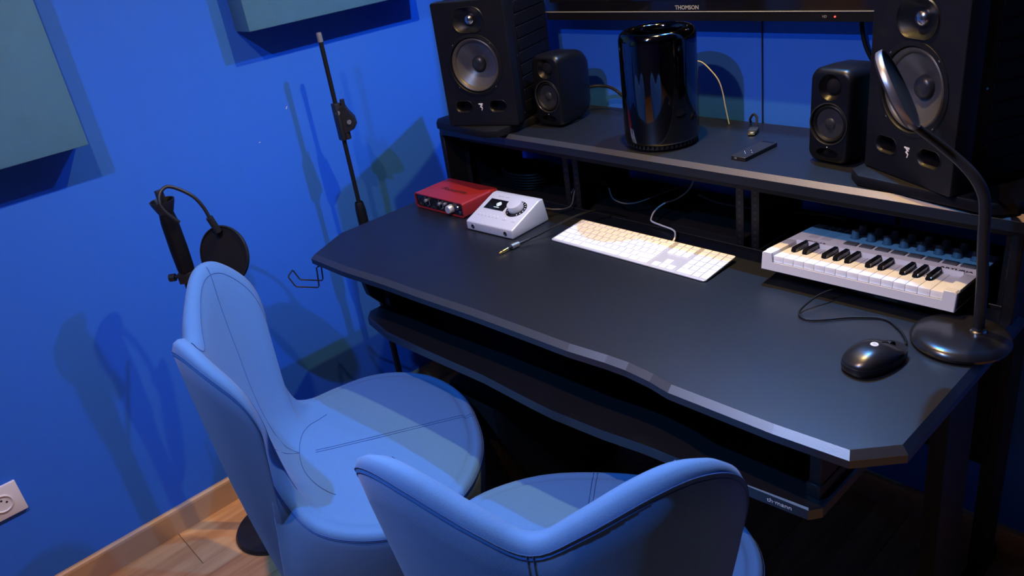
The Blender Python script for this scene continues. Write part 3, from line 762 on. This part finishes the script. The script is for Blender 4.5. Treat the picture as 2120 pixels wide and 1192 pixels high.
o=B().lathe([(0,.0012),(.0058,.0009),(.0064,0)],24,T(.0,-.004,mtop(0,-.004)-.0002)).build('badge',M_wprint,ms)
text('badge_lettering','hp',.0075,M_greyprint,o,T(0,-.0035,mtop(0,-.004)+.0009),shear=.25)
B().lathe([(.0075,-.0030),(.0095,-.0022),(.0095,.0022),(.0075,.0030)],24,T(0,.032,mtop(0,.032)-.006)@R(PI/2,'Y')).build('scroll_wheel',M_rubber,ms)
B().tube([(0,.012,mtop(0,.012)+.0002),(0,.024,mtop(0,.024)+.0002),(0,.05,mtop(0,.05)+.0001)],.0006,6,smooth=3).build('button_seam',M_print,ms)
cable('mouse_cable','thin black mouse cable looping over the desk to under the white mini keyboard',[(-.114,-.125,.011),(-.115,-.108,.006),(-.125,-.088,.003),(-.147,-.064,.003),(-.180,-.046,.003),(-.222,-.068,.003),(-.262,-.104,.003),(-.285,-.116,.003),(-.303,-.106,.004),(-.306,-.085,.008),(-.297,-.055,.018),(-.285,-.025,.021),(-.276,.012,.013),(-.284,.088,.004)],.0019,M_rubber)

# ------------------------------------------------------------------ desk lamp
lp=thing('desk_lamp','black gooseneck desk lamp with round base and silver-rimmed round head','lamp',(-.055,-.050,0))
B().lathe([(0,0),(.066,0),(.0715,.0025),(.0735,.008),(.071,.0135),(.064,.0175),(.050,.0200),(.02,.0212),(0,.0214)],64).build('round_base',mat('satin_black_lamp',(.014,.014,.017),.24),lp)
bx,by=.021,.012
B().lathe([(.0125,0),(.0120,.003),(.0095,.005),(.0090,.010)],24,T(bx,by,.0195)).build('stem_collar',M_dome,lp)
NECK=[(bx,by,.02),(.018,.010,.10),(.012,.007,.18),(.009,.005,.230),(.003,.005,.256),(-.010,.002,.279),(-.028,-.002,.299),(-.051,-.010,.321),(-.071,-.018,.339),(-.088,-.028,.355)]
B().tube(NECK,lambda t:.0085 if t<.5 else .0085-.0025*(t-.5)*2,14,smooth=6).build('gooseneck',M_black,lp)
LH=thing  # placeholder
Rc=Euler((1.1100,.1379,.8186)).to_matrix()
hc=Vector((-.160,-.108,.417))
vv=(cam.location-hc).normalized(); mj=Rc@Vector((75,-157,0)); mj=(mj-vv*mj.dot(vv)).normalized(); pp=mj.cross(vv).normalized()
if pp.dot(Rc@Vector((1,0,0)))<0: pp=-pp
nrm=(pp*.985+vv*.13).normalized()
hc_l=hc-Vector((-.058,-.050,0))
Mh=T(*hc_l)@nrm.to_track_quat('Z','Y').to_matrix().to_4x4()
B().lathe([(.0605,-.0075),(.0618,-.0068),(.0622,-.004),(.0622,.001),(.0612,.0025),(.0595,.002)],64,Mh).build('silver_rim',mat('smoked_aluminium',(.34,.34,.37),.32,metal=.8),lp)
B().lathe([(0,.0000),(.056,.0002),(.0600,.002)],48,Mh).build('diffuser',M_mesh,lp)
B().lathe([(.0607,-.0075),(.056,-.0105),(.03,-.012),(0,-.0125)],48,Mh).build('back_cover',M_black,lp)

# ------------------------------------------------------------------ microphone stands
st=thing('microphone_stand','tall thin black microphone stand with a boom clutch between the desk and the wall','microphone stand',(-1.630,-.187,-FL))
zt=.489+FL
B().cyl((0,0,.02),(0,0,.69),.0095,16).build('lower_tube',M_steel,st)
B().lathe([(.0125,.665),(.0145,.672),(.0155,.70),(.0150,.755),(.0125,.775),(.011,.778)],24).build('height_grip',M_rubber,st)
B().cyl((0,0,.77),(0,0,zt-.02),.0062,16).build('upper_tube',M_steel,st)
B().lathe([(.0072,zt-.024),(.0072,zt-.004),(.0062,zt),(0,zt)],18).build('threaded_tip',M_knob,st)
zc=1.015
cl=B().box(-.0120,.0120,-.0095,.0095,zc-.052,zc+.052,bev=.003).build('boom_clutch',M_black,st)
ca=Matrix.Rotation(math.radians(42),4,'Z')
B().prism([(.008,.040),(.022,.048),(.030,.030),(.044,.010),(.046,-.010),(.036,-.024),(.020,-.030),(.008,-.036)],-.009,.009,bev=.002,M=T(0,0,zc)@ca@FACE).build('clutch_jaw',M_black,st)
b=B()
for u,z in ((.030,-.002),(.004,.026)): b.cyl(ca@Vector((u,-.012,zc+z)),ca@Vector((u,-.006,zc+z)),.0062,14)
b.build('clutch_bolts',M_knob,st)
B().cyl(ca@Vector((.020,0,zc+.036)),ca@Vector((.020,0,zc+.060)),.0065,12).build('clamp_screw',M_black,st)
B().cyl(ca@Vector((.014,0,zc-.050)),ca@Vector((.014,0,zc-.030)),.0085,12).build('lock_knob',M_black,st)
B().lathe([(0,0),(.108,0),(.111,.005),(.106,.012),(.03,.020),(.018,.028),(0,.028)],48).build('round_base',M_steel,st)

ps=thing('pop_filter_stand','black round-based microphone stand with tapered grip and flared cup, behind the left chair','microphone stand',(-1.535,-.735,-FL))
def H(z): return z+FL
B().lathe([(0,0),(.112,0),(.115,.006),(.110,.014),(.03,.022),(.02,.03),(0,.03)],56).build('round_base',M_black,ps)
B().cyl((0,0,.02),(0,0,H(.00)),.0135,18).build('lower_tube',M_black,ps)
B().lathe([(.0150,H(-.03)),(.0150,H(.015)),(.0135,H(.02))],20).build('tube_clutch',M_steel,ps)
B().lathe([(.0125,H(.015)),(.0135,H(.03)),(.0195,H(.055)),(.0205,H(.105)),(.0195,H(.175)),(.0175,H(.190)),(.0165,H(.197))],28).build('tapered_grip',M_rubber,ps)
B().lathe([(.0155,H(.194)),(.019,H(.202)),(.0265,H(.222)),(.0280,H(.228)),(.0265,H(.228)),(.019,H(.210)),(0,H(.206))],32).build('flared_cup',M_black,ps)
B().box(-.008,.008,-.008,.008,H(.205),H(.252),bev=.0015).build('top_clip',M_black,ps)
kd=(Rc@Vector((-1,-.05,0))); kd.z=0; kd.normalize()
B().cyl(Vector((0,0,H(.035)))+kd*.012,Vector((0,0,H(.035)))+kd*.034,.0035,10).build('clamp_screw',M_steel,ps)
B().cyl(Vector((0,0,H(.035)))+kd*.032,Vector((0,0,H(.035)))+kd*.046,.0095,16).build('clamp_knob',M_black,ps)
B().box(-.020,.020,-.017,.017,H(.020),H(.048),bev=.003,M=R(math.radians(47),'Z')).build('clamp_body',M_black,ps)
# pop filter with its own gooseneck, clamped on the grip
rt=Vector((.273,.962,0)); up=Vector((0,0,1)); tc_=Vector((.962,-.273,0))
pf=thing('pop_filter','round black pop filter on a curved gooseneck beside the tapered microphone stand','pop filter',(-1.535,-.735,0))
def PF(u,z,d=0): return tuple(rt*u+up*z+tc_*d)
B().tube([PF(.020,.175,.026),PF(.003,.200,.028),PF(-.006,.224,.024),PF(.001,.247,.014),PF(.020,.257,.006),PF(.044,.243,.004),PF(.068,.219,.008),PF(.081,.190,.012),PF(.087,.160,.014)],.0042,10).build('gooseneck',M_black,pf)
B().cyl(PF(.086,.164,.014),PF(.096,.124,.014),.0085,14).build('coupling',M_black,pf)
fn=(Rc@Vector((-.36,-.18,.92))).normalized()
fc=Vector(PF(.092,.066,.020))
Mf=T(*fc)@(fn).to_track_quat('Z','Y').to_matrix().to_4x4()
B().lathe([(.0680,-.004),(.0710,-.004),(.0722,0),(.0710,.004),(.0680,.004),(.0680,-.004)],56,Mf).build('hoop',M_black,pf)
B().lathe([(0,.0012),(.0685,.0012),(.0685,-.0012),(0,-.0012)],48,Mf).build('mesh_screen',M_mesh,pf)

# ------------------------------------------------------------------ under the desk
pc=thing('computer_tower','black computer tower on the floor under the desk behind the left chair','computer',(-1.06,-.12,-FL))
B().box(-.10,.10,-.20,.22,.010,.42,bev=.018,seg=3).build('case',M_blackmatte,pc)
B().box(-.085,.085,-.203,-.198,.03,.40,bev=.004).build('front_panel',M_black,pc)
B().lathe([(.012,0),(.012,.003),(.009,.004),(0,.004)],24,T(0,-.203,.36)@FACE).build('power_button',M_knob,pc)
b=B()
for x in (-.08,.08):
    for y in (-.17,.19): b.cyl((x,y,0),(x,y,.012),.014,12)
b.build('feet',M_rubber,pc)
# rack gear and cable tangle in the bays
rk=thing('rack_box','flat black rack unit in the middle bay behind the white keyboard','audio equipment',(-.66,.22,-.022))
B().box(-.10,.10,-.09,.09,0,.022,bev=.002).build('case',M_blackmatte,rk)
B().box(-.10,.10,-.0915,-.089,.001,.021).build('front_panel',M_black,rk,smooth=False)
text('panel_mark','SL-2',.006,M_greyprint,rk,T(.045,-.02,.0222),sx=1.2)
co_=thing('cable_coil','black coiled cable lying in the left rack bay behind the red interface','cable',(-1.335,.215,-.022))
for k in range(6):
    r0=.055+.004*k
    pth=[(math.cos(a)*(r0+.004*math.sin(3*a+k))*1.15,math.sin(a)*r0*.85,.0045+.0095*k) for a in [2*PI*j/16 for j in range(16)]]
    B().tube(pth,.0040,8,smooth=3,closed=True).build('loop',M_rubber,co_)
cable('grey_cable','thin grey cable arching through the bays behind the left rack strips',[(-1.08,.12,-.018),(-1.11,.15,.0),(-1.10,.20,.03),(-1.02,.20,.035),(-.96,.16,.015),(-.90,.17,.012),(-.84,.26,.03),(-.80,.31,.03)],.0019,mat('grey_cable_skin',(.10,.10,.11),.4))
cable('rack_cable','thin dark cable from the silver interface to behind the left rack strips',[(-1.075,-.02,.042),(-1.05,.03,.018),(-1.035,.075,.012),(-1.06,.12,.028),(-1.10,.18,.05),(-1.05,.26,.07),(-.95,.30,.07),(-.85,.31,.085)],.0019,MATS['grey_cable_skin'])
cable('rear_cable','dark blue-black cable sagging across the middle bay near the right rack strips',[(-.78,.27,.02),(-.72,.27,.008),(-.62,.28,.006),(-.55,.29,.006),(-.48,.30,.012),(-.42,.30,.012)],.0025,MATS['grey_cable_skin'])
cable('dropping_cable','black cable dropping under the shelf behind the coil in the left bay',[(-1.06,.345,.16),(-1.05,.30,.12),(-1.03,.29,.08),(-1.02,.29,.0),(-1.02,.28,-.02)],.004,M_rubber)
cable('floor_cable','black cable curling on the floor beneath the desk right of the tower',[(-.62,.10,-.30),(-.64,.02,-.50),(-.70,-.06,-.70),(-.76,-.16,-.755),(-.86,-.26,-.760),(-.9,-.30,-.760)],.004,M_rubber)
cable('long_floor_cable','second black cable crossing the dark floor under the desk',[(-.84,-.24,-.751),(-.70,-.16,-.7605),(-.55,-.14,-.7605),(-.40,-.05,-.7605),(-.2,.02,-.7605),(-.1,.20,-.7605)],.004,M_rubber)

# ------------------------------------------------------------------ blue chairs
def make_chair(label,tip=(.206,-.254,.890)):
    t=thing('lounge_chair',label,'chair',(0,0,0),group='blue shell chairs at the desk')
    # rim: (outer rim point), (seat-level point below it) from front centre to back centre
    ctl=[((0,.255,.437),(0,.20,.452)),((.12,.243,.436),(.10,.185,.452)),((.225,.190,.435),(.18,.15,.452)),((.288,.112,.434),(.230,.09,.452)),((.308,.030,.434),(.240,.01,.450)),
         ((.288,-.055,.436),(.212,-.06,.450)),((.245,-.130,.450),(.185,-.105,.452)),((.203,-.172,.505),(.160,-.130,.456)),((.220,-.182,.600),(.142,-.145,.460)),
         ((.262,-.162,.700),(.125,-.155,.462)),((.270,-.175,.785),(.108,-.163,.463)),((.250,-.222,.852),(.088,-.170,.464)),((.209,-.257,.876),(.064,-.175,.465)),
         ((.155,-.283,.866),(.042,-.178,.466)),((.070,-.302,.820),(.020,-.180,.466)),((0,-.304,.785),(0,-.181,.466))]
    half=[(Vector(a),Vector(b_)) for a,b_ in ctl]
    full=half+[(Vector((-a.x,a.y,a.z)),Vector((-b_.x,b_.y,b_.z))) for a,b_ in half[-2:0:-1]]
    K=5
    Pm=catmull([a for a,_ in full],K,True); Qm=catmull([b_ for _,b_ in full],K,True)
    n=len(Pm); ctr=Vector((0,.03,.458))
    rows=[]
    def smst(x): x=max(0,min(1,x)); return x*x*(3-2*x)
    for P_,Q_ in zip(Pm,Qm):
        wing=smst((P_.z-.44)/.16)          # 0 on the seat, 1 on the back shell
        base=Vector((Q_.x*.80,Q_.y*(.80 if Q_.y>0 else 1.40),.07)); 
        d=(P_-Vector((0,.0,P_.z)));d.z=0; d.normalize()
        prof=[]
        # outer face
        for q in (0,.12,.25,.4,.55,.7,.82,.92):
            pt=base.lerp(P_,q)
            bulge=.022*math.sin(q*PI)*(1-wing)+.012*math.sin(q*PI)*wing
            wn=smst((.72-P_.z)/.2)*smst((P_.z-.425)/.05)*smst((-P_.y)/.06)
            bulge+=wn*max(0,.285-abs(P_.x))*.55*math.sin(PI*q**.75)**.8
            pt=pt+d*bulge
            if wing<1: pt.z=base.z+(P_.z-base.z)*(q**(1+.0*(1-wing)))
            prof.append(pt)
        # inner direction from rim
        inn=(Vector((Q_.x,Q_.y,0))-Vector((P_.x,P_.y,0)))
        ln=inn.length; inn.normalize()
        th=.040*wing+.03*(1-wing)
        crown=.010*wing+.012*(1-wing)
        # rim roll
        prof.append(P_+Vector((0,0,0)))
        prof.append(P_+inn*th*.22+Vector((0,0,crown*.8)))
        prof.append(P_+inn*th*.5+Vector((0,0,crown)))
        prof.append(P_+inn*th*.85+Vector((0,0,crown*.45)))
        st_=P_+inn*th*1.05+Vector((0,0,-crown*.8*wing+.014*(1-wing)))
        prof.append(st_)
        # down the inside to the seat (bezier)
        c1=st_.lerp(Vector((Q_.x,Q_.y,st_.z)),.35)+Vector((0,0,-(st_.z-Q_.z)*.55)) if wing>0 else st_.lerp(Q_,.5)
        for q in (.12,.25,.4,.55,.7,.85,1):
            prof.append(st_*(1-q)**2+c1*2*q*(1-q)+Q_*q*q)
        for q in (.12,.28,.5,.75,.92):
            pt=Q_.lerp(ctr,q); prof.append(pt)
        rows.append(prof)
    b=B(); m=len(rows[0])
    V=[[b.bm.verts.new(p) for p in r] for r in rows]
    for i in range(n):
        a,c=V[i],V[(i+1)%n]
        for j in range(m-1): b.bm.faces.new((a[j],a[j+1],c[j+1],c[j]))
    cv=b.bm.verts.new(ctr)
    for i in range(n): b.bm.faces.new((V[i][-1],cv,V[(i+1)%n][-1]))
    b.bm.faces.new([V[i][0] for i in range(n)])
    # relax the inside surface a little
    inner=[v for r in V for v in r[13:]]+[cv]
    bmesh.ops.smooth_vert(b.bm,verts=[v for r in V for v in r[5:13]],factor=.5,use_axis_x=True,use_axis_y=True,use_axis_z=True)
    for _ in range(7): bmesh.ops.smooth_vert(b.bm,verts=inner,factor=.5,use_axis_x=True,use_axis_y=True,use_axis_z=True)
    b.bm.verts.ensure_lookup_table()
    pos=[[v.co.copy() for v in r] for r in V]
    b.build('upholstered_shell',M_fabric,t,ang=180)
    def line(js,i0,i1,off,name='stitched_seam'):
        pass
    def nrm_(i,j):
        a=pos[(i+1)%n][j]-pos[i-1][j]; c=pos[i][min(j+1,m-1)]-pos[i][j-1]; q=a.cross(c); q.normalize(); return q
    def seam(pts): B().tube(pts,.0007,5,smooth=0).build('stitched_seam',M_stitch,t)
    # double seam following the rim, just outside it
    for j in (8,):
        for f_ in (.0,.55):
            pts=[]
            for i in range(n):
                p=pos[i][j].lerp(pos[i][j-1],f_*.25); q=nrm_(i,j)
                if q.dot(pos[i][j]-Vector((0,0,pos[i][j].z)))<0: q=-q
                pts.append(p+q*.0003)
            B().tube(pts,.0007,5,smooth=0,closed=True).build('stitched_seam',M_stitch,t)
    # centre seams: down the inside of the back, over the seat, down the outside
    ib=15*K; 
    for dx in (-.004,.004):
        pts=[pos[0][j]+Vector((dx,.0006 if j<9 else 0,.0006)) for j in range(9,m)]+[pos[ib][j]+Vector((dx,.0,.0006)) for j in range(m-1,20,-1)]
        seam(pts)
        pts=[pos[ib][j]+Vector((dx,-.0006,0)) for j in range(0,9)]
        seam(pts)
    # curved seam where back meets seat
    pts=[]
    for i in range(6*K,24*K+1):
        pts.append(pos[i][20]+Vector((0,0,.0008)))
    seam(pts)
    for i0 in (12*K,18*K):
        pts=[]
        for j in range(11,21):
            f_=((j-11)/9)**2; i1=int(round(i0+(15*K-i0)*f_)); pts.append(pos[i1][j]+Vector((0,.0004,.0006)))
        seam(catmull(pts,2))
    seam([pos[i][12]+Vector((0,0,.0006)) for i in range(7*K,23*K+1)])
    B().lathe([(0,0),(.15,0),(.155,.006),(.15,.012),(.06,.018),(.055,.075),(0,.075)],48).build('pedestal_foot',M_black,t)
    return t
ch1=make_chair('blue fabric shell chair with winged back, the left one, turned towards the desk')
ch1.location=(-1.0595,-.622,-FL); ch1.rotation_euler=(0,0,-.481)
ch2=copy_tree(ch1); ch2['label']='blue fabric shell chair with winged back, the nearest one, seen from behind'
ch2.location=(-.439,-.580,-FL); ch2.rotation_euler=(0,0,.631)

# ------------------------------------------------------------------ ceiling lamp fittings that hold the spots
cb_=thing('ceiling_spot_bar','white hanging bar with four coloured spot bulbs above the desk','ceiling lamp',(-.63,-.60,1.66))
B().box(-.02,.02,-1.0,.94,-.012,0.01,bev=.004).build('bar',M_white,cb_)
for y_ in (-.5,.5): B().cyl((0,y_,0),(0,y_,ZC-1.66),.005,10).build('hanging_rod',M_white,cb_)
for (n_,p,*_) in LAMPS:
    B().lathe([(.022,0),(.030,.02),(.032,.055),(.028,.056),(.026,.03),(0,.028)],24,T(p[0]+.63,p[1]+.60,p[2]-1.66+.030)@R(PI,'X')).build('spot_shade',M_white,cb_)

for o in S.objects:
    if o.parent and o.name.split('.')[0] in ('screws','side_screws','switches','strip_holes','pin_holes','feet','level_marks','buttons','button_captions','plate_screws','panel_print','fine_print','key_legends','rear_feet','vent_teeth','fan_grille','clutch_bolts','combo_sockets'): o['kind']='stuff'
# ------------------------------------------------------------------ lift everything so that the floor is at z = 0
for o in S.objects:
    if o.parent is None: o.location.z+=FL
